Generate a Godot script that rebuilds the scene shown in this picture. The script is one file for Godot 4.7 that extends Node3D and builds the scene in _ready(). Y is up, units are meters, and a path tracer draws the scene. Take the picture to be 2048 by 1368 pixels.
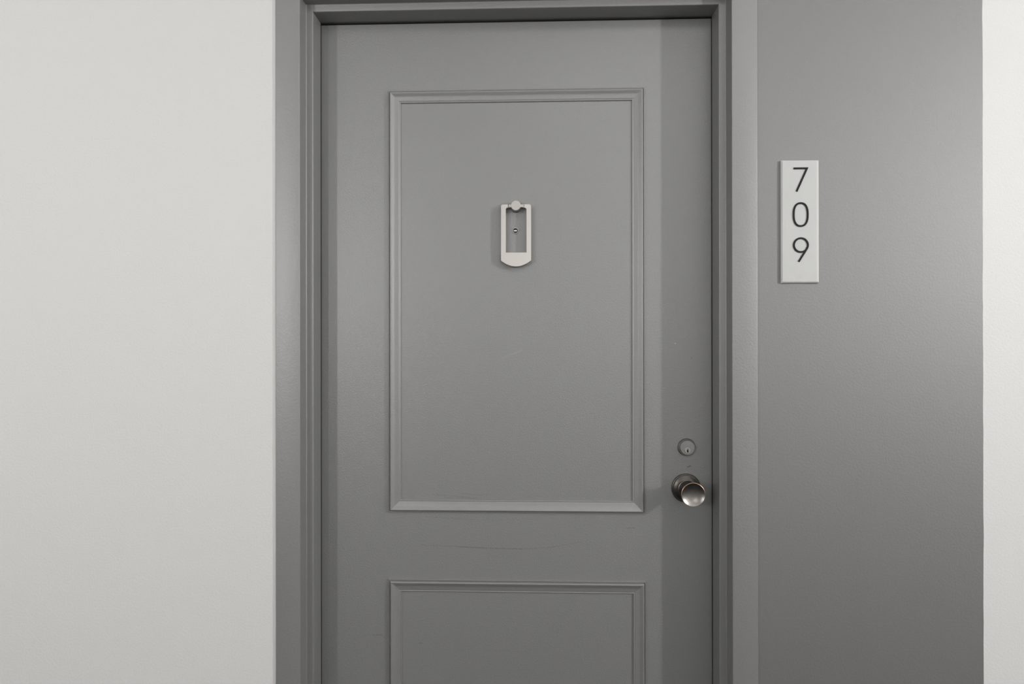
extends Node3D
# An apartment door in a lobby wall. Metres, y up; the wall's face is z = 0 and the room lies at z > 0.

const CAM := Vector3(0.0, 1.2845, 1.281)
const FOCAL := 1200.0            # pixels, for a picture 1368 pixels high
const DOOR_Z := -0.084           # face of the door leaf
const STOP_L := -0.4795          # edges of the opening between the stops
const STOP_R := 0.4083
const STOP_TOP := 2.017
const PAINT_X := 0.9438          # where the grey paint ends

# place, turn, front energy, upward energy, label
const LAMPS := [
	[Vector3(-1.42, 1.64, 3.05), 180.0, 0.95, 0.05, "slim frosted wall lamp on far wall, nearer the room's middle"],
	[Vector3(-2.26, 1.64, 3.05), 180.0, 3.3, 2.2, "slim frosted wall lamp on far wall, nearer the left end"],
	[Vector3(0.50, 1.60, 3.05), 180.0, 0.85, 0.05, "slim frosted wall lamp on far wall, opposite the door"],
	[Vector3(3.45, 1.95, 2.0), -90.0, 10.8, 0.05, "slim frosted wall lamp on the right side wall"],
]
const PANEL_AT := Vector3(0.5, 2.62, 1.4)
const PANEL := 0.5
const TILT := 16.0
const GLOW := 1.0

var M := {}
var taken := {}


func _ready() -> void:
	make_camera_and_light()
	make_materials()
	make_room()
	make_frame()
	make_door()
	make_sign()
	# wall lamps of the lobby (behind the camera): two on the far wall, one on the right-hand wall
	for k in LAMPS:
		sconce(k[0], k[1], k[2], k[3], k[4])
	fill_panel(PANEL_AT, PANEL)



# ------------------------------------------------------------------ camera, environment
func make_camera_and_light() -> void:
	var cam := Camera3D.new()
	cam.name = "camera"
	add_child(cam)
	cam.position = CAM
	cam.rotation_degrees = Vector3(0.077, 1.756, -0.071)
	cam.fov = rad_to_deg(2.0 * atan(684.0 / FOCAL))
	cam.near = 0.02
	cam.far = 60.0
	cam.current = true
	var env := Environment.new()
	env.background_mode = Environment.BG_COLOR
	env.background_color = Color(0, 0, 0)
	env.tonemap_mode = Environment.TONE_MAPPER_LINEAR
	env.tonemap_exposure = 1.0
	env.sdfgi_enabled = true
	env.ssao_enabled = true
	env.ssil_enabled = true
	var we := WorldEnvironment.new()
	we.name = "environment"
	we.environment = env
	add_child(we)


# ------------------------------------------------------------------ materials
func lin(r: float, g: float, b: float) -> Color:
	return Color(r, g, b).linear_to_srgb()


func noise_normal(w: int, h: int, seed_value: int, freq: float, octaves: int, bump: float, seamless: bool) -> ImageTexture:
	var n := FastNoiseLite.new()
	n.seed = seed_value
	n.noise_type = FastNoiseLite.TYPE_SIMPLEX_SMOOTH
	n.frequency = freq
	n.fractal_octaves = octaves
	n.fractal_gain = 0.55
	var img: Image = n.get_seamless_image(w, h) if seamless else n.get_image(w, h)
	img.convert(Image.FORMAT_RGBA8)
	img.bump_map_to_normal_map(bump)
	return ImageTexture.create_from_image(img)


func paint(color: Color, rough: float, spec: float, normal: Texture2D, strength: float, tile: float) -> StandardMaterial3D:
	var m := StandardMaterial3D.new()
	m.albedo_color = color
	m.roughness = rough
	m.metallic_specular = spec
	if spec > 0.9:
		varnish(m, rough)
	m.normal_enabled = true
	m.normal_texture = normal
	m.normal_scale = strength
	m.uv1_triplanar = true
	m.uv1_world_triplanar = true
	m.uv1_scale = Vector3.ONE / tile
	return m


func varnish(m: StandardMaterial3D, rough: float) -> void:      # the gloss of enamel paint
	m.clearcoat_enabled = true
	m.clearcoat = COAT
	m.clearcoat_roughness = rough


func metal(color: Color, rough: float, metallic: float = 1.0) -> StandardMaterial3D:
	var m := StandardMaterial3D.new()
	m.albedo_color = color
	m.metallic = metallic
	m.roughness = rough
	return m


func plain(color: Color, rough: float, spec: float = 0.5) -> StandardMaterial3D:
	var m := StandardMaterial3D.new()
	m.albedo_color = color
	m.roughness = rough
	m.metallic_specular = spec
	return m


const GREY := Vector3(0.147, 0.146, 0.143)
const GREY_ROUGH := 0.46
const COAT := 0.45
const WALL_ROUGH := 0.58
const GREY_SPEC := 1.0

func make_materials() -> void:
	var peel := noise_normal(512, 512, 11, 0.11, 3, 2.0, true)        # roller texture
	M.white = paint(lin(0.535, 0.532, 0.525), 0.6, 0.4, peel, 0.17, 0.34)
	M.grey = paint(lin(GREY.x, GREY.y, GREY.z), GREY_ROUGH, GREY_SPEC, peel, 0.2, 0.34)
	M.grey_wall = paint(lin(0.095, 0.0945, 0.0928), WALL_ROUGH, GREY_SPEC, peel, 0.17, 0.34)
	M.grey_wall.clearcoat = 0.9
	M.caulk = plain(lin(0.535, 0.532, 0.525), 0.45)
	M.leaf = leaf_material()
	M.ceiling = plain(lin(0.82, 0.82, 0.81), 0.9, 0.2)
	M.carpet = paint(lin(0.045, 0.044, 0.042), 1.0, 0.1, noise_normal(256, 256, 5, 0.2, 2, 6.0, true), 1.0, 0.2)
	M.nickel = metal(lin(0.475, 0.45, 0.43), 0.42)
	M.nickel_bright = metal(lin(0.47, 0.445, 0.425), 0.35)
	M.chrome = metal(lin(0.30, 0.297, 0.29), 0.25)
	M.brass_dark = metal(lin(0.31, 0.307, 0.298), 0.38)
	M.hole = plain(lin(0.006, 0.006, 0.006), 0.7, 0.2)
	M.bronze_dark = metal(lin(0.085, 0.078, 0.071), 0.36, 0.85)
	M.bronze = metal(lin(0.21, 0.194, 0.183), 0.34)
	M.bronze_worn = metal(lin(0.36, 0.235, 0.155), 0.36)
	M.gap_shade = plain(lin(0.02, 0.02, 0.019), 0.8, 0.2)
	M.lens = metal(lin(0.62, 0.62, 0.61), 0.16)
	M.sign = plain(lin(0.42, 0.42, 0.413), 0.45, 0.4)
	M.acrylic = plain(lin(0.48, 0.48, 0.475), 0.15, 0.5)
	M.ink = plain(lin(0.009, 0.009, 0.009), 0.5, 0.25)
	M.lamp_metal = metal(lin(0.5, 0.48, 0.45), 0.4)
	M.lamp_glow = plain(lin(0.85, 0.85, 0.83), 0.5)
	M.lamp_glow.emission_enabled = true
	M.lamp_glow.emission = Color(1.0, 0.998, 0.992)
	M.lamp_glow.emission_energy_multiplier = GLOW


# the leaf's own colour map carries its scuffs; u runs over its width, v down from its top
const LEAF_L := -0.4925
const LEAF_R := 0.4215
const LEAF_TOP := 2.030
const LEAF_BOTTOM := 0.008

func leaf_material() -> StandardMaterial3D:
	var w := 1024
	var h := 2048
	var base := lin(GREY.x, GREY.y, GREY.z)
	var img := Image.create(w, h, false, Image.FORMAT_RGB8)
	img.fill(base)
	var rng := RandomNumberGenerator.new()
	rng.seed = 4
	# [x0, y0, x1, y1, sag, strength, broken]  metres on the leaf; positive strength darkens
	var marks := [
		[-0.252, 0.8226, -0.17, 0.8205, 0.0, 0.10, 0.3], [-0.17, 0.8205, -0.02, 0.8165, -0.001, 0.24, 0.15],
		[-0.02, 0.8165, 0.06, 0.823, -0.001, 0.13, 0.3], [0.06, 0.823, 0.115, 0.834, 0.0, 0.07, 0.4],
		[-0.24, 0.888, -0.13, 0.882, 0.0, 0.10, 0.5], [-0.13, 0.882, 0.02, 0.884, 0.0, 0.06, 0.6],
		[-0.215, 0.9385, -0.12, 0.931, 0.0, 0.13, 0.4], [-0.20, 0.932, -0.05, 0.9265, 0.0, 0.10, 0.5],
		[-0.16, 0.941, -0.10, 0.9375, 0.0, 0.08, 0.5],
		[0.216, 0.8655, 0.236, 0.8660, 0.0, 0.16, 0.2], [-0.362, 0.616, -0.340, 0.6165, 0.0, 0.18, 0.2],
		[-0.258, 0.599, -0.248, 0.599, 0.0, 0.16, 0.1], [0.353, 1.004, 0.361, 1.008, 0.0, 0.30, 0.0],
		[0.355, 1.0035, 0.362, 1.0065, 0.0, 0.22, 0.0], [0.346, 1.018, 0.375, 1.022, 0.0, 0.06, 0.3],
		[-0.045, 1.258, -0.018, 1.268, 0.0, -0.11, 0.1], [-0.065, 1.250, -0.045, 1.258, 0.0, -0.08, 0.2],
		[0.326, 1.283, 0.3275, 1.283, 0.0, -0.5, 0.0], [0.362, 1.25, 0.364, 1.25, 0.0, 0.25, 0.0],
		[-0.318, 0.994, -0.316, 0.994, 0.0, 0.35, 0.0], [0.2, 0.775, 0.24, 0.772, 0.0, 0.05, 0.3],
		[0.29, 0.70, 0.34, 0.69, 0.0, 0.05, 0.5], [0.33, 0.78, 0.345, 0.75, 0.0, 0.06, 0.4],
		[-0.1, 0.585, -0.02, 0.583, 0.0, 0.04, 0.5],
	]
	for k in marks:
		var steps := maxi(2, int(Vector2(k[2] - k[0], k[3] - k[1]).length() / 0.0006))
		for i in steps + 1:
			var t := float(i) / steps
			if rng.randf() < float(k[6]):
				continue
			var x: float = lerpf(k[0], k[2], t)
			var y: float = lerpf(k[1], k[3], t) + float(k[4]) * 4.0 * t * (1.0 - t) + rng.randfn(0.0, 0.0003)
			var px := int((x - LEAF_L) / (LEAF_R - LEAF_L) * w)
			var py := int((LEAF_TOP - y) / (LEAF_TOP - LEAF_BOTTOM) * h)
			var f := 1.0 - float(k[5]) * rng.randf_range(0.6, 1.0)
			for dy in 2:
				var c := img.get_pixel(px, py + dy)
				img.set_pixel(px, py + dy, Color(c.r * f, c.g * f, c.b * f))
	var m := StandardMaterial3D.new()
	m.albedo_texture = ImageTexture.create_from_image(img)
	m.roughness = GREY_ROUGH
	m.metallic_specular = GREY_SPEC
	varnish(m, GREY_ROUGH)
	m.normal_enabled = true
	m.normal_texture = noise_normal(w, h, 23, 0.24, 2, 2.0, false)
	m.normal_scale = 0.22
	return m


# ------------------------------------------------------------------ mesh helpers
func begin() -> SurfaceTool:
	var st := SurfaceTool.new()
	st.begin(Mesh.PRIMITIVE_TRIANGLES)
	return st


func tri(st: SurfaceTool, p: Array, n: Array, uv: Array = []) -> void:
	var a: Vector3 = p[0]
	var b: Vector3 = p[1]
	var c: Vector3 = p[2]
	var g := (b - a).cross(c - a)
	if g.length_squared() < 1e-16:
		return
	var order := [0, 1, 2]
	if g.dot(n[0] + n[1] + n[2]) > 0.0:
		order = [0, 2, 1]
	for i in order:
		st.set_normal(n[i])
		st.set_uv(uv[i] if uv.size() else Vector2(p[i].x, p[i].y))
		st.add_vertex(p[i])


func quad(st: SurfaceTool, p: Array, n: Array, uv: Array = []) -> void:
	tri(st, [p[0], p[1], p[2]], [n[0], n[1], n[2]], [uv[0], uv[1], uv[2]] if uv.size() else [])
	tri(st, [p[0], p[2], p[3]], [n[0], n[2], n[3]], [uv[0], uv[2], uv[3]] if uv.size() else [])


func flat_quad(st: SurfaceTool, a: Vector3, b: Vector3, c: Vector3, d: Vector3, n: Vector3) -> void:
	quad(st, [a, b, c, d], [n, n, n, n])


func box(st: SurfaceTool, lo: Vector3, hi: Vector3) -> void:
	var v := []
	for i in 8:
		v.append(Vector3(hi.x if i & 1 else lo.x, hi.y if i & 2 else lo.y, hi.z if i & 4 else lo.z))
	flat_quad(st, v[0], v[1], v[3], v[2], Vector3(0, 0, -1))
	flat_quad(st, v[4], v[5], v[7], v[6], Vector3(0, 0, 1))
	flat_quad(st, v[0], v[1], v[5], v[4], Vector3(0, -1, 0))
	flat_quad(st, v[2], v[3], v[7], v[6], Vector3(0, 1, 0))
	flat_quad(st, v[0], v[2], v[6], v[4], Vector3(-1, 0, 0))
	flat_quad(st, v[1], v[3], v[7], v[5], Vector3(1, 0, 0))


# normals of a profile's segments, shared across a joint where it bends less than 40 degrees
func profile_normals(pts: Array, side: float) -> Array:
	var seg := []
	for i in pts.size() - 1:
		var d: Vector2 = (pts[i + 1] - pts[i]).normalized()
		seg.append(Vector2(-d.y, d.x) * side)
	var out := []
	for i in seg.size():
		var a: Vector2 = seg[i]
		var b: Vector2 = seg[i]
		if i > 0 and seg[i].dot(seg[i - 1]) > 0.766:
			a = (seg[i] + seg[i - 1]).normalized()
		if i < seg.size() - 1 and seg[i].dot(seg[i + 1]) > 0.766:
			b = (seg[i] + seg[i + 1]).normalized()
		out.append([a, b])
	return out


# one length of moulding: profile points are (outward, z) and are carried from corner p0 (whose mitre runs along d0) to p1 (d1)
func rail(pts: Array, p0: Vector2, d0: Vector2, p1: Vector2, d1: Vector2, out: Vector2, side: float, z: float = 0.0) -> ArrayMesh:
	var st := begin()
	var nn := profile_normals(pts, side)
	for i in pts.size() - 1:
		var a: Vector2 = pts[i]
		var b: Vector2 = pts[i + 1]
		var na: Vector2 = nn[i][0]
		var nb: Vector2 = nn[i][1]
		var va := Vector3(out.x * na.x, out.y * na.x, na.y)
		var vb := Vector3(out.x * nb.x, out.y * nb.x, nb.y)
		var q0 := p0 + d0 * a.x
		var q1 := p1 + d1 * a.x
		var r0 := p0 + d0 * b.x
		var r1 := p1 + d1 * b.x
		quad(st, [Vector3(q0.x, q0.y, z + a.y), Vector3(q1.x, q1.y, z + a.y), Vector3(r1.x, r1.y, z + b.y), Vector3(r0.x, r0.y, z + b.y)], [va, va, vb, vb])
	return st.commit()


# a turned shape: profile points are (radius, height along +z)
func lathe(st: SurfaceTool, pts: Array, at: Vector3, side: float = -1.0, steps: int = 64) -> void:
	var nn := profile_normals(pts, side)
	for i in pts.size() - 1:
		var a: Vector2 = pts[i]
		var b: Vector2 = pts[i + 1]
		for k in steps:
			var e := Vector2.from_angle(TAU * k / steps)
			var f := Vector2.from_angle(TAU * (k + 1) / steps)
			var p := [at + Vector3(e.x * a.x, e.y * a.x, a.y), at + Vector3(f.x * a.x, f.y * a.x, a.y), at + Vector3(f.x * b.x, f.y * b.x, b.y), at + Vector3(e.x * b.x, e.y * b.x, b.y)]
			var na: Vector2 = nn[i][0]
			var nb: Vector2 = nn[i][1]
			quad(st, p, [Vector3(e.x * na.x, e.y * na.x, na.y), Vector3(f.x * na.x, f.y * na.x, na.y), Vector3(f.x * nb.x, f.y * nb.x, nb.y), Vector3(e.x * nb.x, e.y * nb.x, nb.y)])


# an upright plate: outline in x, y (counter-clockwise), from z0 to z1, its front edge chamfered by c
func plate(st: SurfaceTool, outline: PackedVector2Array, z0: float, z1: float, c: float = 0.0, holes: Array = []) -> void:
	var rings := [outline]
	rings.append_array(holes)
	var front := []
	for r in rings.size():
		var ring: PackedVector2Array = rings[r]
		var n := ring.size()
		var inner := PackedVector2Array()
		for i in n:
			var d0 := (ring[i] - ring[(i + n - 1) % n]).normalized()
			var d1 := (ring[(i + 1) % n] - ring[i]).normalized()
			var m := (Vector2(-d0.y, d0.x) + Vector2(-d1.y, d1.x))
			m = m / maxf(0.3, m.length_squared() * 0.5)
			inner.append(ring[i] + m * c)
		front.append(inner)
		for i in n:
			var j := (i + 1) % n
			var d := (ring[j] - ring[i]).normalized()
			var o := Vector3(d.y, -d.x, 0)
			flat_quad(st, Vector3(ring[i].x, ring[i].y, z0), Vector3(ring[j].x, ring[j].y, z0), Vector3(ring[j].x, ring[j].y, z1 - c), Vector3(ring[i].x, ring[i].y, z1 - c), o)
			if c > 0.0:
				flat_quad(st, Vector3(ring[i].x, ring[i].y, z1 - c), Vector3(ring[j].x, ring[j].y, z1 - c), Vector3(inner[j].x, inner[j].y, z1), Vector3(inner[i].x, inner[i].y, z1), (o + Vector3(0, 0, 1)).normalized())
	for face in [[z1, front, 1.0], [z0, rings, -1.0]]:
		var loops: Array = face[1]
		var poly: PackedVector2Array = loops[0]
		for h in range(1, loops.size()):
			poly = bridge(poly, loops[h])
		var t := Geometry2D.triangulate_polygon(poly)
		var nrm := Vector3(0, 0, face[2])
		for i in range(0, t.size(), 3):
			var p := []
			for k in 3:
				p.append(Vector3(poly[t[i + k]].x, poly[t[i + k]].y, face[0]))
			tri(st, p, [nrm, nrm, nrm])


# joins a clockwise hole to an outline through its nearest pair of points
func bridge(outer: PackedVector2Array, hole: PackedVector2Array) -> PackedVector2Array:
	var bi := 0
	var bj := 0
	var best := INF
	for i in outer.size():
		for j in hole.size():
			var d := outer[i].distance_squared_to(hole[j])
			if d < best:
				best = d
				bi = i
				bj = j
	var out := PackedVector2Array()
	for i in bi + 1:
		out.append(outer[i])
	for j in hole.size() + 1:
		out.append(hole[(bj + j) % hole.size()])
	for i in range(bi, outer.size()):
		out.append(outer[i])
	return out


func circle(c: Vector2, r: float, n: int = 40) -> PackedVector2Array:
	var out := PackedVector2Array()
	for i in n:
		out.append(c + Vector2.from_angle(TAU * i / n) * r)
	return out


# a pen stroke of width w along a line, as a plate
func stroke(st: SurfaceTool, line: PackedVector2Array, w: float, z0: float, z1: float, closed: bool) -> void:
	var n := line.size()
	var a := PackedVector2Array()
	var b := PackedVector2Array()
	for i in n:
		var d0 := Vector2.ZERO
		var d1 := Vector2.ZERO
		if closed or i > 0:
			d0 = (line[i] - line[(i + n - 1) % n]).normalized()
		if closed or i < n - 1:
			d1 = (line[(i + 1) % n] - line[i]).normalized()
		var d := (d0 + d1).normalized()
		var m := Vector2(-d.y, d.x) * w * 0.5
		var ref := d1 if d1 != Vector2.ZERO else d0
		m /= maxf(0.4, d.dot(ref))
		a.append(line[i] + m)
		b.append(line[i] - m)
	for i in (n if closed else n - 1):
		var j := (i + 1) % n
		var f := Vector3(0, 0, 1)
		flat_quad(st, v3(a[i], z1), v3(a[j], z1), v3(b[j], z1), v3(b[i], z1), f)
		var d := (line[j] - line[i]).normalized()
		var s := Vector3(-d.y, d.x, 0)
		flat_quad(st, v3(a[i], z0), v3(a[j], z0), v3(a[j], z1), v3(a[i], z1), s)
		flat_quad(st, v3(b[i], z0), v3(b[j], z0), v3(b[j], z1), v3(b[i], z1), -s)
	if not closed:
		for e in [[0, -1.0], [n - 1, 1.0]]:
			var i: int = e[0]
			var d: Vector2 = (line[1] - line[0]).normalized() if i == 0 else (line[n - 1] - line[n - 2]).normalized()
			flat_quad(st, v3(a[i], z0), v3(b[i], z0), v3(b[i], z1), v3(a[i], z1), Vector3(d.x, d.y, 0) * float(e[1]))


func v3(p: Vector2, z: float) -> Vector3:
	return Vector3(p.x, p.y, z)


func smooth_profile(keys: Array, per: int) -> Array:
	var out := []
	for i in keys.size() - 1:
		var p0: Vector2 = keys[maxi(i - 1, 0)]
		var p1: Vector2 = keys[i]
		var p2: Vector2 = keys[i + 1]
		var p3: Vector2 = keys[mini(i + 2, keys.size() - 1)]
		for k in per:
			out.append(p1.cubic_interpolate(p2, p0, p3, float(k) / per))
	out.append(keys[-1])
	return out


# ------------------------------------------------------------------ nodes
func numbered(called: String) -> String:
	var k: int = taken.get(called, 0)
	taken[called] = k + 1
	return called if k == 0 else "%s_%03d" % [called, k]


func obj(called: String, mesh: Mesh, m: Material, parent: Node, label: String = "") -> MeshInstance3D:
	var o := MeshInstance3D.new()
	o.name = called
	o.mesh = mesh
	o.material_override = m
	parent.add_child(o, true)
	if label:
		o.set_meta("label", label)
	return o


func part(called: String, parent: Node, label: String = "") -> Node3D:
	var o := Node3D.new()
	o.name = called
	parent.add_child(o, true)
	if label:
		o.set_meta("label", label)
	return o


func setting(o: Node, label: String, category: String) -> void:
	o.set_meta("kind", "structure")
	o.set_meta("label", label)
	o.set_meta("category", category)


func thing(o: Node, label: String, category: String, group: String = "") -> void:
	o.set_meta("label", label)
	o.set_meta("category", category)
	if group:
		o.set_meta("group", group)


# ------------------------------------------------------------------ the room
func paint_edge(y: float, n: FastNoiseLite) -> float:
	return PAINT_X + n.get_noise_1d(y * 10.0) * 0.0012 + n.get_noise_1d(y * 120.0 + 50.0) * 0.0006


func make_room() -> void:
	var top := 2.62
	var left := -3.0
	var right := 3.45
	var back := 3.05
	var n := FastNoiseLite.new()
	n.seed = 9
	n.frequency = 0.5
	var st := begin()
	box(st, Vector3(left - 0.1, 0, -0.12), Vector3(-0.515, top, 0))
	setting(obj("wall_left", st.commit(), M.white, self), "white painted wall to the left of the grey door", "wall")

	var edge := PackedVector2Array()
	for i in 132:
		var y := minf(top, i * 0.02)
		edge.append(Vector2(paint_edge(y, n), y))
	var grey := PackedVector2Array([Vector2(0.445, top), Vector2(0.445, 0.0)])
	grey.append_array(edge)
	st = begin()
	plate(st, grey, -0.12, 0.0)
	setting(obj("wall_center", st.commit(), M.grey_wall, self), "grey painted wall strip between the door frame and the white wall", "wall")
	var white := PackedVector2Array([Vector2(right + 0.1, 0.0), Vector2(right + 0.1, top)])
	for i in edge.size():
		white.append(edge[edge.size() - 1 - i])
	st = begin()
	plate(st, white, -0.12, 0.0)
	setting(obj("wall_right", st.commit(), M.white, self), "white painted wall at the right edge of the picture", "wall")
	st = begin()
	box(st, Vector3(-0.515, STOP_TOP + 0.05, -0.12), Vector3(0.445, top, 0))
	setting(obj("wall_above", st.commit(), M.grey_wall, self), "grey painted wall above the door frame", "wall")

	st = begin()
	box(st, Vector3(left - 0.1, 0, back), Vector3(right + 0.1, top, back + 0.1))
	setting(obj("wall_back", st.commit(), M.white, self), "white lobby wall facing the grey door", "wall")
	st = begin()
	box(st, Vector3(right, 0, 0), Vector3(right + 0.1, top, back))
	setting(obj("wall_side_right", st.commit(), M.white, self), "white side wall closing the lobby on the right", "wall")
	st = begin()
	box(st, Vector3(left - 0.1, 0, 0), Vector3(left, top, back))
	setting(obj("wall_side_left", st.commit(), M.white, self), "white side wall closing the lobby on the left", "wall")
	st = begin()
	box(st, Vector3(left - 0.1, -0.1, -0.3), Vector3(right + 0.1, 0, back + 0.1))
	setting(obj("floor", st.commit(), M.carpet, self), "dark grey carpet floor of the lobby", "floor")
	st = begin()
	box(st, Vector3(left - 0.1, top, -0.12), Vector3(right + 0.1, top + 0.1, back + 0.1))
	setting(obj("ceiling", st.commit(), M.ceiling, self), "plain white lobby ceiling", "ceiling")
	# closes the opening behind the leaf, so that the gaps round it are dark
	st = begin()
	box(st, Vector3(-0.62, 0, -0.24), Vector3(0.56, 2.14, -0.19))
	setting(obj("gap_backing", st.commit(), M.carpet, self), "added dark slab behind the closed grey door", "wall")


# ------------------------------------------------------------------ the steel frame
func make_frame() -> void:
	# (outward from the edge of the stop, z)
	var pr := [Vector2(0.016, -0.19), Vector2(0.016, -0.0785), Vector2(0.0, -0.0785)]
	for k in 5:      # rounded edge of the stop
		var t := PI * 0.5 * k / 4.0
		pr.append(Vector2(0.0024 * (1.0 - cos(t)), -0.0334 + 0.0024 * sin(t)))
	for k in 5:      # paint-filled inner corner
		var t := PI * 0.5 * k / 4.0
		pr.append(Vector2(0.0135 + 0.0025 * sin(t), -0.0285 - 0.0025 * cos(t)))
	for k in 5:
		var t := PI * 0.5 * k / 4.0
		pr.append(Vector2(0.0160 + 0.0018 * (1.0 - cos(t)), 0.0032 + 0.0018 * sin(t)))
	for k in 5:
		var t := PI * 0.5 * k / 4.0
		pr.append(Vector2(0.0679 + 0.0016 * sin(t), 0.0034 + 0.0016 * cos(t)))
	pr.append(Vector2(0.0695, -0.01))
	var t := Node3D.new()
	t.name = "trim_1"
	add_child(t)
	setting(t, "grey painted steel door frame with a stepped double rabbet", "door frame")
	var bl := Vector2(STOP_L, 0.0)
	var tl := Vector2(STOP_L, STOP_TOP)
	var tr := Vector2(STOP_R, STOP_TOP)
	var br := Vector2(STOP_R, 0.0)
	obj("jamb", rail(pr, bl, Vector2(-1, 0), tl, Vector2(-1, 1), Vector2(-1, 0), 1.0), M.grey, t)
	obj("head", rail(pr, tl, Vector2(-1, 1), tr, Vector2(1, 1), Vector2(0, 1), 1.0), M.grey, t)
	obj("jamb", rail(pr, tr, Vector2(1, 1), br, Vector2(1, 0), Vector2(1, 0), 1.0), M.grey, t)
	# added dark strips: the shade in the gap between stop and leaf, as colour
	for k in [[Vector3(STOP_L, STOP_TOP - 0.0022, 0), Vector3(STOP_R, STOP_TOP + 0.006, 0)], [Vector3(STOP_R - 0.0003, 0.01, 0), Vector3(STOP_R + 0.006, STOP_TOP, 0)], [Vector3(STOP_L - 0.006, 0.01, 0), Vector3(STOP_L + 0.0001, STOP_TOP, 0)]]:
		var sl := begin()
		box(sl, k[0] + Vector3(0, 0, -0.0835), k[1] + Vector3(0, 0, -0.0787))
		obj("gap_shade", sl.commit(), M.gap_shade, t, "thin dark strip standing in for shade in the door gap")
	# bead of painted caulk along the white wall
	var st := begin()
	var n := FastNoiseLite.new()
	n.seed = 3
	n.frequency = 0.6
	var rows := 160
	var x1 := STOP_L - 0.0694
	for i in rows:
		var row := []
		for y in [2.09 * i / rows, 2.09 * (i + 1) / rows]:
			var w := 0.0085 + 0.0012 * n.get_noise_1d(y * 30.0)
			var h := 0.0040 + 0.0007 * n.get_noise_1d(y * 60.0 + 9.0)
			row.append([Vector3(x1 - w, y, 0.0), Vector3(x1 - w * 0.55, y, h * 0.22), Vector3(x1 - w * 0.2, y, h * 0.6), Vector3(x1, y, h)])
		for k in 3:
			var a: Vector3 = row[0][k]
			var b: Vector3 = row[0][k + 1]
			var c: Vector3 = row[1][k + 1]
			var d: Vector3 = row[1][k]
			flat_quad(st, a, b, c, d, (b - a).cross(d - a).normalized() * signf((b - a).cross(d - a).z))
	obj("caulk_bead", st.commit(), M.caulk, t, "white painted caulk bead beside the left jamb")


# ------------------------------------------------------------------ the door
func make_door() -> void:
	var d := Node3D.new()
	d.name = "door_1"
	add_child(d)
	setting(d, "closed grey painted door with two moulded panels, knocker and knob", "door")
	var st := begin()
	var f := Vector3(0, 0, 1)
	var p := [Vector3(LEAF_L, LEAF_TOP, DOOR_Z), Vector3(LEAF_R, LEAF_TOP, DOOR_Z), Vector3(LEAF_R, LEAF_BOTTOM, DOOR_Z), Vector3(LEAF_L, LEAF_BOTTOM, DOOR_Z)]
	quad(st, p, [f, f, f, f], [Vector2(0, 0), Vector2(1, 0), Vector2(1, 1), Vector2(0, 1)])
	var zb := Vector3(0, 0, -0.045)
	var sides := [Vector3(0, 1, 0), Vector3(1, 0, 0), Vector3(0, -1, 0), Vector3(-1, 0, 0)]
	for i in 4:
		flat_quad(st, p[i], p[(i + 1) % 4], p[(i + 1) % 4] + zb, p[i] + zb, sides[i])
	flat_quad(st, p[0] + zb, p[1] + zb, p[2] + zb, p[3] + zb, -f)
	st.generate_tangents()
	obj("leaf", st.commit(), M.leaf, d)
	# panel mouldings: (outward from the inner edge, height)
	var mm := 0.001
	var keys := [Vector2(3.6, 2.7) * mm, Vector2(5, 3.5) * mm, Vector2(9, 4.3) * mm, Vector2(14, 5.6) * mm, Vector2(18.5, 8.0) * mm, Vector2(21.5, 9.4) * mm, Vector2(23.2, 9.2) * mm, Vector2(24.4, 7.8) * mm]
	var pr := [Vector2(-0.4, 0.0) * mm, Vector2(0.2, 2.2) * mm, Vector2(0.9, 3.0) * mm, Vector2(2.0, 3.2) * mm, Vector2(3.0, 2.9) * mm]
	pr.append_array(smooth_profile(keys, 4))
	pr.append_array([Vector2(24.8, 3.0) * mm, Vector2(25.4, 2.2) * mm, Vector2(25.9, 3.4) * mm, Vector2(26.8, 4.3) * mm, Vector2(27.8, 4.3) * mm, Vector2(28.6, 3.6) * mm, Vector2(29.2, 0.0) * mm])
	moulding(d, pr, -0.3245 + 0.029, 0.2584 - 0.029, -0.3864 + 1.2845 + 0.029, 0.5766 + 1.2845 - 0.029)
	moulding(d, pr, -0.3240 + 0.029, 0.2600 - 0.029, 0.26 + 0.029, -0.5385 + 1.2845 - 0.029)
	make_knocker(d)
	make_peephole(d)
	make_deadbolt(d)
	make_knob(d)


func moulding(d: Node, pr: Array, x0: float, x1: float, y0: float, y1: float) -> void:
	var t := part("panel_moulding", d)
	var c := [Vector2(x0, y0), Vector2(x0, y1), Vector2(x1, y1), Vector2(x1, y0)]
	var dirs := [Vector2(-1, -1), Vector2(-1, 1), Vector2(1, 1), Vector2(1, -1)]
	var outs := [Vector2(-1, 0), Vector2(0, 1), Vector2(1, 0), Vector2(0, -1)]
	for i in 4:
		var j := (i + 1) % 4
		obj("moulding_rail", rail(pr, c[i], dirs[i], c[j], dirs[j], outs[i], 1.0, DOOR_Z), M.grey, t)


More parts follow.
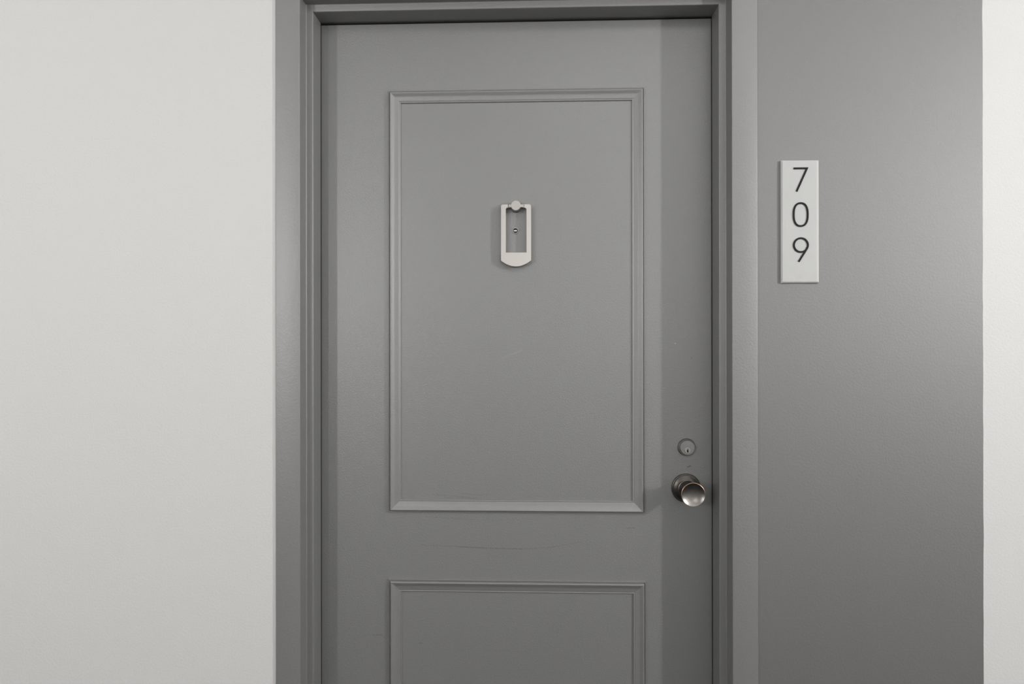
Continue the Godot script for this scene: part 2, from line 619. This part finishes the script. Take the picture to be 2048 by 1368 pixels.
func make_knocker(d: Node) -> void:
	var t := part("knocker", d, "satin nickel ring knocker hung from a round post")
	var cx := -0.0322
	var cy := 1.5927
	var st := begin()
	# base flange and post
	lathe(st, [Vector2(0.0122, 0.0), Vector2(0.0122, 0.003), Vector2(0.0112, 0.004), Vector2(0.0095, 0.004), Vector2(0.0088, 0.006), Vector2(0.0088, 0.014)], Vector3(cx, cy, DOOR_Z))
	obj("post", st.commit(), M.brass_dark, t)
	st = begin()
	lathe(st, [Vector2(0.0114, 0.010), Vector2(0.0114, 0.0197), Vector2(0.0108, 0.0205), Vector2(0.0, 0.0205)], Vector3(cx, cy, DOOR_Z))
	obj("post_cap", st.commit(), M.nickel_bright, t)
	# lugs of the hinge pin
	for s in [[-0.0493, -0.0405], [-0.0238, -0.0145]]:
		st = begin()
		var lug := PackedVector2Array([Vector2(s[0], cy - 0.0042), Vector2(s[1], cy - 0.0042), Vector2(s[1], cy + 0.0042), Vector2(s[0], cy + 0.0042)])
		plate(st, lug, DOOR_Z + 0.008, DOOR_Z + 0.0165, 0.001)
		obj("hinge_lug", st.commit(), M.nickel_bright, t)
	# swinging frame: one flat loop, open at the top between the lugs
	var l := -0.0664
	var r := 0.0020
	var ti := 1.5872
	var bi := 1.4885
	var il := -0.0550
	var ir := -0.0091
	var o := PackedVector2Array()
	o.append_array([Vector2(-0.0496, 1.5971), Vector2(l + 0.005, 1.5971), Vector2(l + 0.0022, 1.5964), Vector2(l + 0.0005, 1.5946), Vector2(l, 1.5921)])
	for k in 17:          # curved lower end
		var u := float(k) / 16.0
		var x := lerpf(l, r, u)
		o.append(Vector2(x, 1.4690 - 0.0132 * (1.0 - pow(2.0 * u - 1.0, 2.0))))
	o.append_array([Vector2(r, 1.5921), Vector2(r - 0.0005, 1.5946), Vector2(r - 0.0022, 1.5964), Vector2(r - 0.005, 1.5971), Vector2(-0.0142, 1.5971), Vector2(-0.0142, ti + 0.0012)])
	o.append_array([Vector2(ir - 0.002, ti + 0.0005), Vector2(ir, ti - 0.002), Vector2(ir, bi), Vector2(il, bi), Vector2(il, ti - 0.002), Vector2(il + 0.002, ti + 0.0005), Vector2(-0.0496, ti + 0.0012)])
	st = begin()
	plate(st, o, DOOR_Z + 0.0085, DOOR_Z + 0.0150, 0.0007)
	obj("ring", st.commit(), M.nickel, t)
	# strike behind the lower end
	st = begin()
	lathe(st, [Vector2(0.009, 0.0), Vector2(0.009, 0.007), Vector2(0.008, 0.0083), Vector2(0.0, 0.0083)], Vector3(cx - 0.001, 1.4766, DOOR_Z))
	obj("strike_plate", st.commit(), M.brass_dark, t)


func make_peephole(d: Node) -> void:
	var t := part("peephole", d, "small round chrome peephole viewer")
	var at := Vector3(-0.0335, 1.5394, DOOR_Z)
	var st := begin()
	lathe(st, [Vector2(0.0072, 0.0), Vector2(0.0072, 0.0012), Vector2(0.0066, 0.0021), Vector2(0.0057, 0.0021), Vector2(0.0052, 0.0005)], at, -1.0, 40)
	obj("flange", st.commit(), M.nickel, t)
	st = begin()
	lathe(st, [Vector2(0.0053, 0.0006), Vector2(0.0040, 0.0003)], at, -1.0, 40)
	obj("groove", st.commit(), M.hole, t)
	st = begin()
	lathe(st, [Vector2(0.0041, 0.0003), Vector2(0.0040, 0.0012), Vector2(0.0034, 0.0016), Vector2(0.0026, 0.0012), Vector2(0.0021, 0.0006)], at, -1.0, 40)
	obj("barrel", st.commit(), M.chrome, t)
	st = begin()
	var pr := []
	for k in 9:
		var a := PI * 0.5 * k / 8.0
		pr.append(Vector2(0.0022 * cos(a), 0.0005 + 0.0011 * sin(a)))
	lathe(st, pr, at, -1.0, 32)
	obj("lens", st.commit(), M.lens, t)


func make_deadbolt(d: Node) -> void:
	var t := part("lock_cylinder", d, "round steel lock cylinder with a keyhole")
	var at := Vector3(0.3513, 1.0489, DOOR_Z)
	var st := begin()
	lathe(st, [Vector2(0.0200, 0.0), Vector2(0.0200, 0.0015), Vector2(0.0190, 0.0050), Vector2(0.0178, 0.0066), Vector2(0.0168, 0.0066), Vector2(0.0164, 0.0045)], at)
	obj("collar", st.commit(), M.chrome, t)
	st = begin()
	lathe(st, [Vector2(0.0164, 0.002), Vector2(0.0162, 0.0092), Vector2(0.0156, 0.0098), Vector2(0.0, 0.0098)], at)
	obj("cylinder_face", st.commit(), M.brass_dark, t)
	var pl := at + Vector3(0.0003, -0.0052, 0.0)
	st = begin()
	lathe(st, [Vector2(0.0072, 0.0098), Vector2(0.0068, 0.0102), Vector2(0.0066, 0.0108), Vector2(0.0, 0.0108)], pl, -1.0, 40)
	obj("plug", st.commit(), M.nickel_bright, t)
	st = begin()
	var key := PackedVector2Array()
	for v in [Vector2(-0.0006, -0.0058), Vector2(0.0008, -0.0058), Vector2(0.0008, -0.0035), Vector2(0.0018, -0.0022), Vector2(0.0014, -0.0006), Vector2(0.0008, 0.0004), Vector2(0.0009, 0.0028), Vector2(0.0, 0.0034), Vector2(-0.0008, 0.0028), Vector2(-0.0007, 0.0004), Vector2(-0.0020, -0.0008), Vector2(-0.0022, -0.0024), Vector2(-0.0008, -0.0036)]:
		key.append(Vector2(pl.x, pl.y) + v)
	plate(st, key, pl.z + 0.010, pl.z + 0.01095)
	obj("keyway", st.commit(), M.hole, t, "dark keyhole slot")


func make_knob(d: Node) -> void:
	var t := part("door_knob", d, "worn bronze door knob with a dished face")
	var at := Vector3(0.3500, 0.9570, DOOR_Z)
	var st := begin()
	lathe(st, smooth_profile([Vector2(0.0325, 0.0), Vector2(0.0325, 0.0030), Vector2(0.0318, 0.0045), Vector2(0.0302, 0.0052), Vector2(0.0285, 0.0052), Vector2(0.0230, 0.0080), Vector2(0.0190, 0.0090)], 3), at)
	obj("rose", st.commit(), M.bronze_dark, t)
	st = begin()
	lathe(st, smooth_profile([Vector2(0.0192, 0.0085), Vector2(0.0195, 0.0120), Vector2(0.0192, 0.0160), Vector2(0.0178, 0.0200), Vector2(0.0172, 0.0280), Vector2(0.0180, 0.0400), Vector2(0.0208, 0.0500), Vector2(0.0240, 0.0570), Vector2(0.0254, 0.0600)], 4), at)
	obj("shank", st.commit(), M.bronze_dark, t)
	st = begin()
	lathe(st, smooth_profile([Vector2(0.0190, 0.0118), Vector2(0.0202, 0.0126), Vector2(0.0204, 0.0136), Vector2(0.0190, 0.0146)], 4), at, -1.0, 72)
	obj("collar_ring", st.commit(), M.bronze, t, "thin worn ring round the shank")
	st = begin()
	lathe(st, smooth_profile([Vector2(0.0254, 0.0600), Vector2(0.0259, 0.0612), Vector2(0.0258, 0.0624), Vector2(0.0250, 0.0629)], 4), at, -1.0, 96)
	obj("rim", st.commit(), M.bronze_worn, t, "copper-coloured worn rim")
	st = begin()
	lathe(st, smooth_profile([Vector2(0.0250, 0.0629), Vector2(0.0235, 0.0621), Vector2(0.0200, 0.0603), Vector2(0.0150, 0.0586), Vector2(0.0100, 0.0575), Vector2(0.0050, 0.0569), Vector2(0.0, 0.0567)], 6), at, -1.0, 96)
	obj("knob_face", st.commit(), M.bronze, t)


# ------------------------------------------------------------------ the number sign
func make_sign() -> void:
	var t := Node3D.new()
	t.name = "room_number_sign"
	add_child(t)
	t.position = Vector3(0.5657, 1.5380, 0.0)
	thing(t, "tall pale acrylic sign reading 709 on the grey wall beside the door", "sign")
	var w := 0.0390
	var h := 0.1286
	var st := begin()
	plate(st, PackedVector2Array([Vector2(-w, -h), Vector2(w, -h), Vector2(w, h), Vector2(-w, h)]), 0.0, 0.0060, 0.0022)
	obj("edge_plate", st.commit(), M.acrylic, t, "glossy bevelled acrylic backing")
	st = begin()
	var i := 0.0024
	plate(st, PackedVector2Array([Vector2(-w + i, -h + i), Vector2(w - i - 0.003, -h + i), Vector2(w - i - 0.003, h - i), Vector2(-w + i, h - i)]), 0.0055, 0.0063)
	obj("face_plate", st.commit(), M.sign, t)
	# raised numerals; px() turns sizes measured on the sign (226.3 units to 0.0510 m) into metres from its centre
	var z0 := 0.0060
	var z1 := 0.0078
	var sw := 0.0037
	st = begin()
	stroke(st, PackedVector2Array([px(222, 176.5), px(348, 176.5), px(249, 393)]), sw, z0, z1, false)
	obj("numeral", st.commit(), M.ink, t, "raised black numeral 7")
	st = begin()
	var oval := PackedVector2Array()
	for k in 64:
		var a := TAU * k / 64.0
		var c := cos(a)
		var s := sin(a)
		oval.append(px(287.5 + 66.5 * signf(c) * pow(absf(c), 0.86), 611.0 - 107.5 * signf(s) * pow(absf(s), 0.80)))
	stroke(st, oval, sw, z0, z1, true)
	obj("numeral", st.commit(), M.ink, t, "raised black numeral 0")
	st = begin()
	var ring := PackedVector2Array()
	for k in 56:
		var a := TAU * k / 56.0
		ring.append(px(289.0 + 66.0 * cos(a), 898.0 - 65.0 * sin(a)))
	stroke(st, ring, sw, z0, z1, true)
	stroke(st, PackedVector2Array([px(349.0, 921.0), px(338.0, 942.0), px(268.0, 1053.0)]), sw, z0, z1 + 0.00002, false)
	obj("numeral", st.commit(), M.ink, t, "raised black numeral 9")
	# the small clear braille row: number sign, 7, 0, 9
	var cells := [[3, 4, 5, 2], [0, 1, 3, 4], [1, 3, 4], [1, 3]]
	st = begin()
	for c in 4:
		for dot in cells[c]:
			var q := px(246.0 + 20.0 * c + 8.0 * (int(dot) / 3), 1189.0 + 8.5 * (int(dot) % 3))
			lathe(st, [Vector2(0.0007, 0.0), Vector2(0.0005, 0.0002), Vector2(0.0, 0.0003)], Vector3(q.x, q.y, 0.0063), -1.0, 10)
	obj("braille_row", st.commit(), M.sign, t, "row of small clear braille dots")


func px(x: float, y: float) -> Vector2:
	return Vector2((x - 286.0) / 358.0 * 0.0780, (675.0 - y) / 1154.0 * 0.2572)


# ------------------------------------------------------------------ lamps
func sconce(at: Vector3, turn: float, front: float, up: float, label: String) -> void:
	var t := Node3D.new()
	t.name = numbered("wall_lamp")
	add_child(t)
	t.position = at
	t.rotation_degrees.y = turn
	thing(t, label, "lamp", "slim wall lamps of the lobby")
	var st := begin()
	plate(st, PackedVector2Array([Vector2(-0.055, -0.27), Vector2(0.055, -0.27), Vector2(0.055, 0.27), Vector2(-0.055, 0.27)]), 0.0, 0.018, 0.003)
	obj("back_plate", st.commit(), M.lamp_metal, t)
	# the light box is set at a slant, its face looking a little upward
	var g := part("light_box", t)
	g.position = Vector3(0, 0, 0.09)
	g.rotation_degrees.x = -TILT
	st = begin()
	plate(st, PackedVector2Array([Vector2(-0.035, -0.255), Vector2(0.035, -0.255), Vector2(0.035, 0.255), Vector2(-0.035, 0.255)]), -0.03, 0.0, 0.003)
	obj("housing", st.commit(), M.lamp_metal, g)
	st = begin()
	plate(st, PackedVector2Array([Vector2(-0.03, -0.25), Vector2(0.03, -0.25), Vector2(0.03, 0.25), Vector2(-0.03, 0.25)]), -0.002, 0.006, 0.003)
	obj("diffuser", st.commit(), M.lamp_glow, g)
	area(g, Vector3(0, 0, 0.009), Vector3(0, 180, 0), Vector2(0.06, 0.50), front)
	area(t, Vector3(0, 0.275, 0.03), Vector3(90, 0, 0), Vector2(0.06, 0.03), up)


func area(parent: Node, at: Vector3, turn: Vector3, size: Vector2, energy: float) -> void:
	var a := AreaLight3D.new()
	a.name = "lamp_light"
	parent.add_child(a, true)
	a.area_size = size
	a.position = at
	a.rotation_degrees = turn
	a.light_color = Color(1.0, 0.998, 0.992)
	a.light_energy = energy
	a.area_range = 12.0
	a.shadow_enabled = true


func fill_panel(at: Vector3, energy: float) -> void:  # added fill for soft light from above; no such fixture is known
	var t := Node3D.new()
	t.name = "ceiling_fill"
	add_child(t)
	t.position = at
	thing(t, "added unseen fill light panel on the lobby ceiling", "ceiling light")
	var st := begin()
	box(st, Vector3(-0.62, -0.02, -0.32), Vector3(0.62, 0.0, 0.32))
	obj("frame", st.commit(), M.lamp_metal, t)
	st = begin()
	box(st, Vector3(-0.59, -0.024, -0.29), Vector3(0.59, -0.019, 0.29))
	obj("diffuser", st.commit(), M.lamp_glow, t)
	area(t, Vector3(0, -0.027, 0), Vector3(-90, 0, 0), Vector2(1.18, 0.58), energy)
